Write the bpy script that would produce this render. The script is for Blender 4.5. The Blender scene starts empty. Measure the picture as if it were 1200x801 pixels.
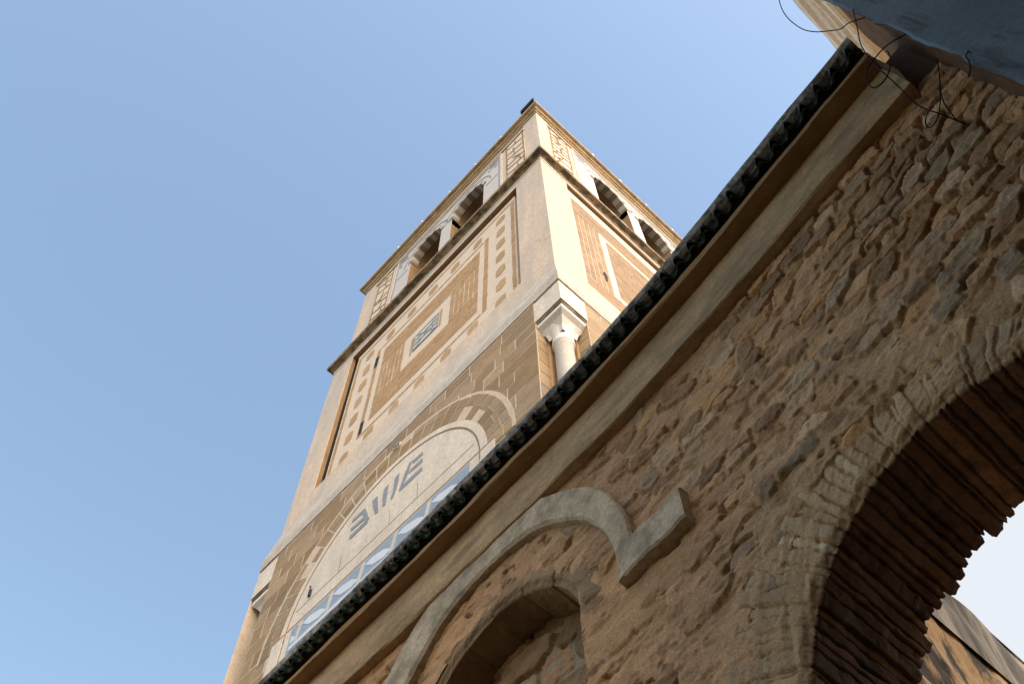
import bpy, math, random
import numpy as np
from mathutils import Matrix, Vector

# ------------------------------------------------------------------ camera, sky, sun, exposure
scene = bpy.context.scene
col = scene.collection
H = 1.6                                   # eye height; geometry below is given relative to the eye
PITCH, ROLL, YAW = (math.radians(a) for a in (64.33142403, -1.45680108, 44.17175073))

def camera():
    cp, sp = math.cos(PITCH), math.sin(PITCH)
    F = np.array([0, cp, sp]); R = np.array([1., 0, 0]); U = np.array([0, -sp, cp])
    c, s = math.cos(ROLL), math.sin(ROLL)
    R, U = c * R + s * U, -s * R + c * U
    dl = np.array([-math.sin(YAW), math.cos(YAW), 0]); dr = np.array([math.cos(YAW), math.sin(YAW), 0])
    ax = lambda v: Vector((float(v @ -dl), float(v @ dr), float(v[2])))
    M = Matrix((ax(R), ax(U), -ax(F))).transposed().to_4x4()
    M.translation = Vector((0, 0, H))
    cd = bpy.data.cameras.new('camera'); cd.lens = 35.0; cd.sensor_width = 36.0
    cd.clip_start = 0.05; cd.clip_end = 2000
    co = bpy.data.objects.new('camera', cd); col.objects.link(co); co.matrix_world = M
    scene.camera = co
camera()

SUN_AZ = math.atan2(0.97, -0.12)          # clockwise from +Y
SUN_EL = math.radians(38)
world = bpy.data.worlds.new('World'); scene.world = world; world.use_nodes = True
wn = world.node_tree.nodes; bg = wn['Background']
sky = wn.new('ShaderNodeTexSky'); sky.sky_type = 'NISHITA'; sky.sun_disc = False
sky.sun_elevation = SUN_EL; sky.sun_rotation = SUN_AZ
sky.air_density = 1.7; sky.dust_density = 2.5; sky.ozone_density = 1
wl = world.node_tree.links                # a bank of bright thin cloud low behind the archway
tc = wn.new('ShaderNodeTexCoord'); cn = wn.new('ShaderNodeTexNoise'); cn.inputs['Scale'].default_value = 2.2; cn.inputs['Detail'].default_value = 7; cn.inputs['Roughness'].default_value = .55
wl.new(tc.outputs['Generated'], cn.inputs['Vector'])
dt = wn.new('ShaderNodeVectorMath'); dt.operation = 'DOT_PRODUCT'; wl.new(tc.outputs['Generated'], dt.inputs[0]); dt.inputs[1].default_value = (-.05, .76, .648)
ad = wn.new('ShaderNodeMath'); ad.operation = 'MULTIPLY_ADD'; wl.new(cn.outputs[0], ad.inputs[0]); ad.inputs[1].default_value = .14; wl.new(dt.outputs['Value'], ad.inputs[2])
mr = wn.new('ShaderNodeMapRange'); mr.interpolation_type = 'SMOOTHSTEP'; wl.new(ad.outputs[0], mr.inputs[0])
mr.inputs[1].default_value = .965; mr.inputs[2].default_value = 1.06; mr.inputs[3].default_value = 0; mr.inputs[4].default_value = .92
cx_ = wn.new('ShaderNodeMix'); cx_.data_type = 'RGBA'; wl.new(mr.outputs[0], cx_.inputs[0]); wl.new(sky.outputs[0], cx_.inputs[6]); cx_.inputs[7].default_value = (3.05, 3.2, 3.35, 1)
wl.new(cx_.outputs[2], bg.inputs[0]); bg.inputs[1].default_value = 0.15
sl = bpy.data.lights.new('sun', 'SUN'); sl.energy = 2.7; sl.angle = math.radians(115); sl.color = (1, .78, .62)
so = bpy.data.objects.new('sun', sl); col.objects.link(so)
sd = Vector((math.sin(SUN_AZ) * math.cos(SUN_EL), math.cos(SUN_AZ) * math.cos(SUN_EL), math.sin(SUN_EL)))
so.rotation_euler = (-sd).to_track_quat('-Z', 'Y').to_euler(); so.location = (0, 0, 60)
scene.view_settings.view_transform = 'Standard'; scene.view_settings.look = 'None'
scene.view_settings.exposure = 0.9; scene.view_settings.gamma = 1.0

# ------------------------------------------------------------------ helpers
rnd = random.Random(7)
rng = np.random.default_rng(11)

def ss(a, b, x):
    t = np.clip((x - a) / (b - a), 0, 1); return t * t * (3 - 2 * t)

def vnoise(x, y, seed=0):
    xi = np.floor(x).astype(np.int64); yi = np.floor(y).astype(np.int64)
    fx = x - xi; fy = y - yi
    fx = fx * fx * fx * (fx * (fx * 6 - 15) + 10); fy = fy * fy * fy * (fy * (fy * 6 - 15) + 10)
    def h(a, b):
        n = (a * 374761393 + b * 668265263 + seed * 2147483647 + 12345) & 0xffffffff
        n = ((n ^ (n >> 13)) * 1274126177) & 0xffffffff
        n = ((n ^ (n >> 16)) * 2246822519) & 0xffffffff
        return ((n ^ (n >> 15)) & 0xffff) / 32767.5 - 1
    return (h(xi, yi) * (1 - fx) + h(xi + 1, yi) * fx) * (1 - fy) + (h(xi, yi + 1) * (1 - fx) + h(xi + 1, yi + 1) * fx) * fy

def fbm(x, y, oct=4, seed=0):
    s = 0; a = 1.; t = 0
    for i in range(oct):
        s = s + a * vnoise(x * 2 ** i + 17.3 * i, y * 2 ** i - 9.1 * i, seed + i); t += a; a *= .5
    return s / t

def tag(o, label=None, cat=None, group=None, kind=None):
    for k, v in (('label', label), ('category', cat), ('group', group), ('kind', kind)):
        if v: o[k] = v
    return o

def thing(name, label, cat, loc, group=None):
    o = bpy.data.objects.new(name, None); col.objects.link(o)
    o.location = (loc[0], loc[1], loc[2] + H); o.empty_display_size = .2
    return tag(o, label, cat, group)

def root_loc(o):
    p = Vector((0, 0, 0))
    while o: p += Vector(o.location); o = o.parent
    return p

def link_mesh(name, me, parent, loc=None):
    o = bpy.data.objects.new(name, me); col.objects.link(o)
    if parent: o.parent = parent
    elif loc is not None: o.location = (loc[0], loc[1], loc[2] + H)
    return o

class MB:
    """collects polygons (eye-relative world coordinates) for one mesh object"""
    def __init__(s): s.v = []; s.f = []; s.m = []; s.c = []
    def poly(s, pts, m=0, c=(1, 1, 1)):
        n = len(s.v); s.v += [tuple(p) for p in pts]; s.f.append(tuple(range(n, n + len(pts)))); s.m.append(m); s.c.append(c)
    def prism(s, poly2, d0, d1, mp, m=0, c=(1, 1, 1), side=None, back=False):
        """polygon in (a,z), front at depth d0, back at depth d1, mapped by mp(a,d,z)"""
        s.poly([mp(a, d0, z) for a, z in poly2], m, c)
        if back: s.poly([mp(a, d1, z) for a, z in poly2], m, c)
        k = len(poly2)
        for i in range(k):
            (a, z), (b, w) = poly2[i], poly2[(i + 1) % k]
            s.poly([mp(a, d0, z), mp(b, d0, w), mp(b, d1, w), mp(a, d1, z)], m if side is None else side, c)
    def rect(s, a0, a1, z0, z1, d0, d1, mp, m=0, c=(1, 1, 1), **k):
        s.prism([(a0, z0), (a1, z0), (a1, z1), (a0, z1)], d0, d1, mp, m, c, **k)
    def box(s, x0, x1, y0, y1, z0, z1, m=0, c=(1, 1, 1)):
        s.rect(x0, x1, z0, z1, y0, y1, lambda a, d, z: (a, d, z), m, c, back=True)
    def grid(s, fn, us, vs, m=0, c=(1, 1, 1)):
        n = len(s.v); w = len(vs)
        for u in us:
            for v in vs: s.v.append(tuple(fn(u, v)))
        for i in range(len(us) - 1):
            for j in range(w - 1):
                a = n + i * w + j; s.f.append((a, a + 1, a + w + 1, a + w)); s.m.append(m); s.c.append(c)
    def tube(s, pts, r, seg=8, m=0, c=(1, 1, 1)):
        P = [Vector(p) for p in pts]; n0 = len(s.v)
        for i, p in enumerate(P):
            t = (P[min(i + 1, len(P) - 1)] - P[max(i - 1, 0)]).normalized()
            a = t.cross(Vector((.13, .41, .9))).normalized(); b = t.cross(a)
            rr = r[i] if isinstance(r, (list, tuple)) else r
            for k in range(seg):
                q = 2 * math.pi * k / seg; s.v.append(tuple(p + a * rr * math.cos(q) + b * rr * math.sin(q)))
        for i in range(len(P) - 1):
            for k in range(seg):
                s.f.append((n0 + i * seg + k, n0 + i * seg + (k + 1) % seg, n0 + (i + 1) * seg + (k + 1) % seg, n0 + (i + 1) * seg + k)); s.m.append(m); s.c.append(c)
        s.f.append(tuple(n0 + k for k in range(seg))); s.m.append(m); s.c.append(c)
        e = n0 + (len(P) - 1) * seg; s.f.append(tuple(e + k for k in range(seg))); s.m.append(m); s.c.append(c)
    def lathe(s, cx, cy, prof, seg=20, m=0, c=(1, 1, 1)):
        n0 = len(s.v)
        for r, z in prof:
            for k in range(seg):
                q = 2 * math.pi * k / seg; s.v.append((cx + r * math.cos(q), cy + r * math.sin(q), z))
        for i in range(len(prof) - 1):
            for k in range(seg):
                s.f.append((n0 + i * seg + k, n0 + i * seg + (k + 1) % seg, n0 + (i + 1) * seg + (k + 1) % seg, n0 + (i + 1) * seg + k)); s.m.append(m); s.c.append(c)
        for e in (0, len(prof) - 1):
            s.f.append(tuple(n0 + e * seg + k for k in range(seg))); s.m.append(m); s.c.append(c)
    def build(s, name, mats, parent=None, loc=None, smooth=False, label=None):
        if not isinstance(mats, (list, tuple)): mats = [mats]
        if parent is not None: L = root_loc(parent)
        elif loc is not None: L = Vector((loc[0], loc[1], loc[2] + H))
        else: L = Vector((0, 0, 0))
        me = bpy.data.meshes.new(name)
        me.from_pydata([(x - L.x, y - L.y, z + H - L.z) for x, y, z in s.v], [], s.f)
        for m in mats: me.materials.append(m)
        me.polygons.foreach_set('material_index', s.m)
        if smooth: me.polygons.foreach_set('use_smooth', [True] * len(s.f))
        at = me.attributes.new('Col', 'FLOAT_COLOR', 'FACE')
        at.data.foreach_set('color', [q for c in s.c for q in (c[0], c[1], c[2], 1.)])
        me.validate(); me.update()
        o = link_mesh(name, me, parent)
        if parent is None and loc is not None: o.location = L
        if label: o['label'] = label
        return o

def np_mesh(name, V, Fc, colr, mat, parent, smooth=True):
    """big numpy mesh: V (n,3) eye-relative, Fc (m,4), colr (n,3) per vertex"""
    L = root_loc(parent)
    me = bpy.data.meshes.new(name)
    V = V - np.array([L.x, L.y, L.z - H])
    me.vertices.add(len(V)); me.vertices.foreach_set('co', V.astype(np.float32).ravel())
    me.loops.add(Fc.size); me.loops.foreach_set('vertex_index', Fc.astype(np.int32).ravel())
    me.polygons.add(len(Fc))
    me.polygons.foreach_set('loop_start', np.arange(0, Fc.size, 4, dtype=np.int32))
    me.polygons.foreach_set('use_smooth', np.full(len(Fc), smooth))
    at = me.attributes.new('Col', 'FLOAT_COLOR', 'POINT')
    at.data.foreach_set('color', np.c_[colr, np.ones(len(colr))].astype(np.float32).ravel())
    me.materials.append(mat); me.update(calc_edges=True); me.validate()
    return link_mesh(name, me, parent)

def grid_faces(nu, nv, keep=None):
    i, j = np.meshgrid(np.arange(nu - 1), np.arange(nv - 1), indexing='ij')
    a = i * nv + j
    Fc = np.stack([a, a + 1, a + nv + 1, a + nv], -1).reshape(-1, 4)
    return Fc if keep is None else Fc[keep.ravel()]

# ------------------------------------------------------------------ materials
def mat(name, c1, c2=None, rough=.85, scale=3., bump=.0, bscale=40., attr=False, stain=None, stain_amt=.5, sscale=(1.2, 1.2, .5), bdist=.01, spec=.3, fine=.25, thr=(.45, .75), cracks=0):
    m = bpy.data.materials.new(name); m.use_nodes = True
    nt = m.node_tree; N = nt.nodes; Lk = nt.links
    b = N['Principled BSDF']; b.inputs['Roughness'].default_value = rough
    b.inputs['Specular IOR Level'].default_value = spec
    geo = N.new('ShaderNodeTexCoord')
    n1 = N.new('ShaderNodeTexNoise'); n1.inputs['Scale'].default_value = scale; n1.inputs['Detail'].default_value = 6; n1.inputs['Roughness'].default_value = .62
    Lk.new(geo.outputs['Object'], n1.inputs['Vector'])
    r1 = N.new('ShaderNodeValToRGB'); r1.color_ramp.elements[0].position = .32; r1.color_ramp.elements[1].position = .68
    c2 = c2 or tuple(.8 * q for q in c1)
    r1.color_ramp.elements[0].color = (*c1, 1); r1.color_ramp.elements[1].color = (*c2, 1)
    Lk.new(n1.outputs[0], r1.inputs[0]); out = r1.outputs[0]
    def mix(kind, fac, a, bb):
        x = N.new('ShaderNodeMix'); x.data_type = 'RGBA'; x.blend_type = kind
        if isinstance(fac, (int, float)): x.inputs[0].default_value = fac
        else: Lk.new(fac, x.inputs[0])
        for s, i in ((a, 6), (bb, 7)):
            if isinstance(s, tuple): x.inputs[i].default_value = (*s, 1)
            else: Lk.new(s, x.inputs[i])
        return x.outputs[2]
    if attr:
        at = N.new('ShaderNodeAttribute'); at.attribute_name = 'Col'
        out = mix('MULTIPLY', 1., out, at.outputs['Color'])
    if fine:
        n2 = N.new('ShaderNodeTexNoise'); n2.inputs['Scale'].default_value = bscale; n2.inputs['Detail'].default_value = 5; n2.inputs['Roughness'].default_value = .7
        Lk.new(geo.outputs['Object'], n2.inputs['Vector'])
        r2 = N.new('ShaderNodeMapRange'); r2.inputs[1].default_value = .3; r2.inputs[2].default_value = .7; r2.inputs[3].default_value = 1 - fine; r2.inputs[4].default_value = 1 + fine * .4
        Lk.new(n2.outputs[0], r2.inputs[0])
        cm = N.new('ShaderNodeCombineColor')
        for i in range(3): Lk.new(r2.outputs[0], cm.inputs[i])
        out = mix('MULTIPLY', 1., out, cm.outputs[0])
    if stain:
        mp = N.new('ShaderNodeMapping'); mp.inputs['Scale'].default_value = sscale
        Lk.new(geo.outputs['Object'], mp.inputs[0])
        n3 = N.new('ShaderNodeTexNoise'); n3.inputs['Scale'].default_value = 1.; n3.inputs['Detail'].default_value = 8; n3.inputs['Roughness'].default_value = .65
        Lk.new(mp.outputs[0], n3.inputs['Vector'])
        r3 = N.new('ShaderNodeMapRange'); r3.inputs[1].default_value = thr[0]; r3.inputs[2].default_value = thr[1]; r3.inputs[3].default_value = 0; r3.inputs[4].default_value = stain_amt
        Lk.new(n3.outputs[0], r3.inputs[0])
        out = mix('MIX', r3.outputs[0], out, stain)
    if cracks:
        wn_ = N.new('ShaderNodeTexNoise'); wn_.inputs['Scale'].default_value = 2.5; wn_.inputs['Detail'].default_value = 4; Lk.new(geo.outputs['Object'], wn_.inputs['Vector'])
        vm = N.new('ShaderNodeVectorMath'); vm.operation = 'MULTIPLY_ADD'; Lk.new(wn_.outputs['Color'], vm.inputs[0]); vm.inputs[1].default_value = (.35, .35, .35); Lk.new(geo.outputs['Object'], vm.inputs[2])
        vo = N.new('ShaderNodeTexVoronoi'); vo.feature = 'DISTANCE_TO_EDGE'; vo.inputs['Scale'].default_value = cracks; Lk.new(vm.outputs[0], vo.inputs['Vector'])
        rc = N.new('ShaderNodeMapRange'); rc.inputs[1].default_value = 0; rc.inputs[2].default_value = .014; rc.inputs[3].default_value = 1; rc.inputs[4].default_value = 0
        Lk.new(vo.outputs['Distance'], rc.inputs[0])
        rn = N.new('ShaderNodeMapRange'); rn.inputs[1].default_value = .48; rn.inputs[2].default_value = .62; rn.inputs[3].default_value = 0; rn.inputs[4].default_value = .55; Lk.new(n1.outputs[0], rn.inputs[0])
        mm = N.new('ShaderNodeMath'); mm.operation = 'MULTIPLY'; Lk.new(rc.outputs[0], mm.inputs[0]); Lk.new(rn.outputs[0], mm.inputs[1])
        out = mix('MIX', mm.outputs[0], out, tuple(.42 * q for q in c2))
    Lk.new(out, b.inputs['Base Color'])
    if bump:
        nb = N.new('ShaderNodeTexNoise'); nb.inputs['Scale'].default_value = bscale; nb.inputs['Detail'].default_value = 8; nb.inputs['Roughness'].default_value = .65
        Lk.new(geo.outputs['Object'], nb.inputs['Vector'])
        bp = N.new('ShaderNodeBump'); bp.inputs['Strength'].default_value = bump; bp.inputs['Distance'].default_value = bdist
        Lk.new(nb.outputs[0], bp.inputs['Height']); Lk.new(bp.outputs[0], b.inputs['Normal'])
    return m

M = {}
M['plaster'] = mat('warm_plaster', (.70, .575, .455), (.63, .505, .39), scale=.9, bump=.35, bscale=14, stain=(.44, .41, .37), stain_amt=.8, sscale=(2.6, 2.6, .45), thr=(.43, .64), cracks=1.1)
M['plaster_grey'] = mat('weathered_plaster', (.58, .53, .46), (.48, .43, .37), scale=3, bump=.35, bscale=22, stain=(.30, .28, .25), stain_amt=.8, sscale=(5, 5, 3))
M['white_plaster'] = mat('white_plaster', (.74, .665, .57), (.68, .60, .505), scale=2, bump=.2, bscale=18, stain=(.46, .42, .36), stain_amt=.6, sscale=(3, 3, .8), thr=(.42, .66), cracks=1.3)
M['ivory'] = mat('ivory_plaster', (.70, .61, .50), (.65, .55, .44), scale=2.5, bump=.15, bscale=30, fine=.15)
M['white_stone'] = mat('white_marble', (.78, .75, .70), (.70, .66, .60), scale=4, bump=.1, bscale=30, rough=.6)
M['inlay'] = mat('ochre_brick_inlay', (.36, .23, .11), (.30, .19, .09), scale=6, bump=.3, bscale=35)
M['brick'] = mat('ochre_brick', (1, 1, 1), (.88, .86, .84), scale=5, bump=.3, bscale=30, attr=True)
M['stone'] = mat('ochre_ashlar', (1, 1, 1), (.84, .82, .80), scale=4, bump=.4, bscale=22, attr=True, stain=(.2, .16, .11), stain_amt=.35, sscale=(2, 2, 2))
M['mortar'] = mat('lime_mortar', (.64, .54, .42), (.55, .45, .34), scale=4, bump=.3, bscale=30)
M['brown_plaster'] = mat('ochre_plaster_and_shade', (.36, .225, .11), (.29, .175, .08), scale=3, bump=.3, bscale=25)
M['cornice'] = mat('weathered_cornice', (.46, .35, .22), (.30, .22, .13), scale=5, bump=.4, bscale=18, stain=(.07, .055, .04), stain_amt=.85, sscale=(4, 4, 7), thr=(.42, .58))
M['cornice_pale'] = mat('ochre_cornice', (.52, .39, .24), (.38, .27, .15), scale=5, bump=.3, bscale=18, stain=(.2, .14, .08), stain_amt=.8, sscale=(3, 3, 6), thr=(.5, .68))
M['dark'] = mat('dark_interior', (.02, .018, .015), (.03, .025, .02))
M['bluegrey'] = mat('bluegrey_tile', (.30, .325, .34), (.22, .245, .265), scale=6, rough=.5, bump=.1, bscale=30)
M['palegrey'] = mat('pale_tile', (.64, .585, .50), (.57, .53, .47), scale=3, rough=.4, bump=.1, bscale=30, fine=.12)
M['voussoir_dark'] = mat('grey_voussoir', (.27, .235, .185), (.33, .285, .22), scale=6)
M['glaze_white'] = mat('white_glaze', (.70, .73, .76), (.62, .66, .70), scale=4, rough=.3, spec=.5, fine=.1)
M['glaze_blue'] = mat('blue_glaze', (.25, .31, .36), (.33, .39, .44), scale=9, rough=.3, spec=.5, fine=.15)
M['wood'] = mat('painted_wood', (.10, .14, .19), (.07, .10, .13), rough=.6)
M['iron'] = mat('dark_iron', (.025, .03, .04), (.04, .04, .05), rough=.5)
M['black'] = mat('black_enamel', (.008, .009, .012), (.012, .012, .014), rough=.9, spec=.05)
M['bulb'] = mat('white_bulb_glass', (.85, .85, .83), (.8, .8, .78), rough=.2, spec=.5, fine=0)
M['rubble'] = mat('rubble_masonry', (1, 1, 1), (.88, .86, .84), scale=9, bump=.9, bscale=110, attr=True, bdist=.005, fine=.42)
M['band'] = mat('ochre_render', (.60, .41, .225), (.50, .33, .17), scale=5, bump=.6, bscale=60, bdist=.006, stain=(.24, .17, .10), stain_amt=.8, sscale=(3, 5, 8), fine=.35, thr=(.44, .64), cracks=2.2)
M['ledge'] = mat('brown_render', (.42, .25, .11), (.32, .19, .08), scale=6, bump=.5, bscale=50, bdist=.005)
M['moulding'] = mat('grey_lime_moulding', (.68, .545, .38), (.58, .455, .31), scale=4, bump=.5, bscale=50, bdist=.004, stain=(.22, .18, .12), stain_amt=.75, sscale=(6, 6, 6), fine=.35, thr=(.45, .64), cracks=2.5)
M['green'] = mat('green_glaze', (.04, .20, .12), (.03, .12, .075), scale=14, rough=.18, spec=.6, bump=.2, bscale=40, stain=(.12, .12, .10), stain_amt=.5, sscale=(20, 20, 20), thr=(.5, .7))
M['green_shaded'] = mat('shaded_green_glaze', (.016, .045, .032), (.02, .03, .024), scale=14, rough=.35, bump=.2, bscale=40)  # the tile glaze again, coloured as if in shade
M['dust'] = mat('grey_tile_mortar', (.52, .48, .42), (.30, .28, .25), scale=16, bump=.7, bscale=60, stain=(.04, .045, .04), stain_amt=.85, sscale=(17, 17, 17), thr=(.45, .60))
M['gap_shade'] = mat('dark_gap_shade', (.03, .022, .015), (.05, .035, .02), scale=20)  # near-black colour for the shade under and inside the coping tiles
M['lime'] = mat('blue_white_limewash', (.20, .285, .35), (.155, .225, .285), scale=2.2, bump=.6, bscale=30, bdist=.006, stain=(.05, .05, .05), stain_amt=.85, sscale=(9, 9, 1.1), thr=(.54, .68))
M['side'] = mat('bare_brown_render', (.16, .085, .04), (.10, .055, .028), scale=5, bump=.8, bscale=26, bdist=.02)
M['bright'] = mat('bright_limewash', (.86, .83, .77), (.82, .78, .70), scale=3, bump=.2, bscale=20)
M['tan'] = mat('tan_render', (.60, .40, .19), (.52, .33, .15), scale=4, bump=.3, bscale=30)
M['tanshaft'] = mat('orange_shaft', (.46, .29, .15), (.38, .23, .11), scale=3, bump=.3, bscale=25)
M['ground'] = mat('dusty_paving', (.12, .10, .08), (.09, .075, .06), scale=1.5, bump=.3, bscale=12)
M['cable'] = mat('black_cable', (.006, .006, .009), (.008, .008, .01), rough=.8, fine=0, spec=.1)
M['house'] = mat('brown_house_render', (.15, .11, .08), (.12, .09, .06), scale=1.5, bump=.3, bscale=12)

# ------------------------------------------------------------------ ground
g = MB(); g.grid(lambda u, v: (u, v, -1.6), np.linspace(-400, 400, 41), np.linspace(-400, 400, 41))
tag(g.build('ground', M['ground']), kind='structure')

# ------------------------------------------------------------------ the minaret
XC, YT = -3.757457, 4.677769
W = 7.38
LF = lambda u, d, z: (XC - u, YT + d, z)          # left face: u from the near corner, d inward
RF = lambda u, d, z: (XC - d, YT + u, z)          # right face
GZ = -1.6
tower = thing('minaret', 'tall square minaret of pale plaster and ochre stone rising behind the tiled wall', 'minaret', (XC - W / 2, YT + W / 2, GZ))

def rect_ring(mb, a0, a1, b0, b1, prof, m=0, sides=(0, 1, 2, 3), c=(1, 1, 1), wob=0):
    """square profile swept round the tower; prof = [(out, z)]; a along u, b along v"""
    def cor(o): return [(a0 - o, b0 - o), (a1 + o, b0 - o), (a1 + o, b1 + o), (a0 - o, b1 + o)]
    n = 48 if wob else 1
    for s in sides:
        for (o0, z0), (o1, z1) in zip(prof, prof[1:]):
            c0, c1 = cor(o0), cor(o1); k = (s + 1) % 4
            for i in range(n):
                t0, t1 = i / n, (i + 1) / n
                L2 = lambda A, B, t: (A[0] + (B[0] - A[0]) * t, A[1] + (B[1] - A[1]) * t)
                def P(cc, t, z, o):
                    p = L2(cc[s], cc[k], t)
                    w = wob * math.sin(p[0] * 9.1 + p[1] * 7.7 + z * 13) * math.sin(p[0] * 3.3 + p[1] * 4.1 + o * 5)
                    return (XC - p[0], YT + p[1], z + w)
                mb.poly([P(c0, t0, z0, o0), P(c0, t1, z0, o0), P(c1, t1, z1, o1), P(c1, t0, z1, o1)], m, c)

def holed(mb, mp, a0, a1, z0, z1, d, hole, hd, m=0):
    """flat wall with one rectangular hole and its reveals of depth hd"""
    h0, h1, y0, y1 = hole
    for (p, q, r, s) in ((a0, h0, z0, z1), (h1, a1, z0, z1), (h0, h1, z0, y0), (h0, h1, y1, z1)):
        if q > p and s > r: mb.poly([mp(p, d, r), mp(q, d, r), mp(q, d, s), mp(p, d, s)], m)
    for A, B in (((h0, y0), (h1, y0)), ((h1, y0), (h1, y1)), ((h1, y1), (h0, y1)), ((h0, y1), (h0, y0))):
        mb.poly([mp(A[0], d, A[1]), mp(B[0], d, B[1]), mp(B[0], d + hd, B[1]), mp(A[0], d + hd, A[1])], m)

# --- middle stage (two recessed panels)
mid = MB()
holed(mid, LF, 0, W, 15.3, 21.95, 0, (.80, 6.60, 15.93, 21.58), .45)
holed(mid, RF, 0, W, 15.3, 21.95, 0, (.80, 6.58, 15.85, 21.73), .30)
rect_ring(mid, 0, W, 0, W, [(0, 15.3), (0, 21.95)], sides=(1, 2))
mid.build('middle_stage', M['plaster'], tower)
# brown reveal liners: shade of jamb and soffits put into the colour
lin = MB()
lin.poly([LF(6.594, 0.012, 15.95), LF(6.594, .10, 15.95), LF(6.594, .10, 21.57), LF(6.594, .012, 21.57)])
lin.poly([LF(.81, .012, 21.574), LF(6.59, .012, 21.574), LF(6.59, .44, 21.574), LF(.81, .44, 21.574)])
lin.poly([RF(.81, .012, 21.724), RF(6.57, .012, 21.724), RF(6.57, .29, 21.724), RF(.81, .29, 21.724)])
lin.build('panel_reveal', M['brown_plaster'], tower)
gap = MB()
gap.poly([LF(6.590, 0.102, 15.95), LF(6.590, .44, 15.95), LF(6.590, .44, 21.57), LF(6.590, .102, 21.57)])  # dark sheets over jamb and back, painting in the gap's shade
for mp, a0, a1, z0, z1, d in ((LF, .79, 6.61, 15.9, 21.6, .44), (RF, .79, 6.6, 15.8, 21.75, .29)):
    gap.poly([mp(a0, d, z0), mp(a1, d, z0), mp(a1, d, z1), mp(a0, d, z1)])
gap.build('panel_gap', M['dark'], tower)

# --- left decorated panel
BR = (.50, .33, .175)
def brc(s=.10):
    k = 1 + rnd.uniform(-s, s); j = rnd.uniform(-.03, .03)
    return (BR[0] * k, BR[1] * k * (1 + j), BR[2] * k * (1 + 2 * j))
pn = MB(); PD = .10                                  # panel depth behind the face
pn.rect(.965, 6.45, 15.935, 21.50, PD, .40, LF, 0)
fr = PD - .006
def bar(a0, a1, z0, z1, d=fr, c=None, mp=LF, mb=None, n=1, vert=True):
    """a run of ochre bricks"""
    mb = mb or pn
    if vert:
        zs = np.linspace(z0, z1, n + 1)
        for p, q in zip(zs, zs[1:]): mb.rect(a0 + rnd.uniform(-.008, .008), a1 + rnd.uniform(-.008, .008), p + .008, q - .008, d, d + .005, mp, 1, c or brc())
    else:
        xs = np.linspace(a0, a1, n + 1)
        for p, q in zip(xs, xs[1:]): mb.rect(p + .008, q - .008, z0 + rnd.uniform(-.008, .008), z1 + rnd.uniform(-.008, .008), d, d + .005, mp, 1, c or brc())
bar(.995, 1.095, 16.0, 21.28, n=26); bar(6.29, 6.395, 16.0, 21.28, n=26)
bar(1.1, 6.28, 15.965, 16.03, n=14, vert=False); bar(1.1, 6.28, 21.2, 21.28, n=14, vert=False)
bar(1.80, 1.92, 16.62, 20.52, n=20); bar(5.44, 5.56, 16.62, 20.52, n=20)
bar(1.95, 5.42, 16.62, 16.70, n=16, vert=False); bar(1.95, 5.42, 20.44, 20.52, n=16, vert=False)
def hexa(cx, cz, rx, rz):
    pts = [(cx + rx * math.sin(t), cz + rz * math.cos(t)) for t in (0, .85, 2.29, math.pi, 3.99, 5.43)]
    pts = [(x + rnd.uniform(-.012, .012), z + rnd.uniform(-.012, .012)) for x, z in pts]
    pn.prism(pts, fr - .001, fr + .005, LF, 1, brc())
for i in range(7):
    u = 1.42 + (5.90 - 1.42) * i / 6
    hexa(u, 16.37, .19, .19); hexa(u, 20.82, .19, .18)
for k in range(1, 6):
    z = 16.37 + (20.82 - 16.37) * k / 6
    hexa(1.42, z, .17, .22); hexa(5.90, z, .17, .22)
# brick core with the white framed window in it
def course(a0, a1, z0, z1, h, L):
    n = max(1, round((z1 - z0) / h)); hh = (z1 - z0) / n
    for r in range(n):
        x = a0 - (L * .5 if r % 2 else 0)
        while x < a1:
            l = L * rnd.uniform(.85, 1.15); p, q = max(x, a0), min(x + l, a1); x += l
            if q - p > .03: pn.rect(p + .007, q - .007, z0 + r * hh + .006, z0 + (r + 1) * hh - .006, fr, fr + .005, LF, 1, brc(.13))
course(2.07, 5.27, 16.98, 17.86, .088, .26)
course(2.07, 5.27, 19.36, 20.18, .088, .26)
for a0, a1 in ((2.07, 2.96), (4.42, 5.27)):
    for i in range(6):
        w = (a1 - a0) / 6
        bar(a0 + i * w + .012, a0 + (i + 1) * w - .012, 17.87, 19.35, n=6 + i % 2)
bar(3.20, 3.27, 18.2, 19.04, n=4); bar(4.12, 4.19, 18.2, 19.04, n=4)
pn.build('inlaid_panel', [M['ivory'], M['brick']], tower)
win = MB()
wx0, wx1, wz0, wz1 = 3.30, 4.08, 18.27, 18.97
win.poly([LF(wx0, fr - .004, wz0), LF(wx1, fr - .004, wz0), LF(wx1, fr - .004, wz1), LF(wx0, fr - .004, wz1)], 0)
for a0, a1, z0, z1 in ((wx0, wx0 + .035, wz0, wz1), (wx1 - .035, wx1, wz0, wz1), (wx0 + .035, wx1 - .035, wz1 - .03, wz1), (wx0 + .035, wx1 - .035, wz0, wz0 + .03)):
    win.rect(a0, a1, z0, z1, fr - .012, fr, LF, 1)
wo = win.build('window', [M['palegrey'], M['bluegrey']], tower)
gr = MB(); cx, cz = (wx0 + wx1) / 2, (wz0 + wz1) / 2
def stroke(p, q, w, d, mb, m=0, mp=LF, t=.02):
    dx, dz = q[0] - p[0], q[1] - p[1]; l = math.hypot(dx, dz); nx, nz = -dz / l * w / 2, dx / l * w / 2
    mb.prism([(p[0] + nx, p[1] + nz), (q[0] + nx, q[1] + nz), (q[0] - nx, q[1] - nz), (p[0] - nx, p[1] - nz)], d, d + t, mp, m)
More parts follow.
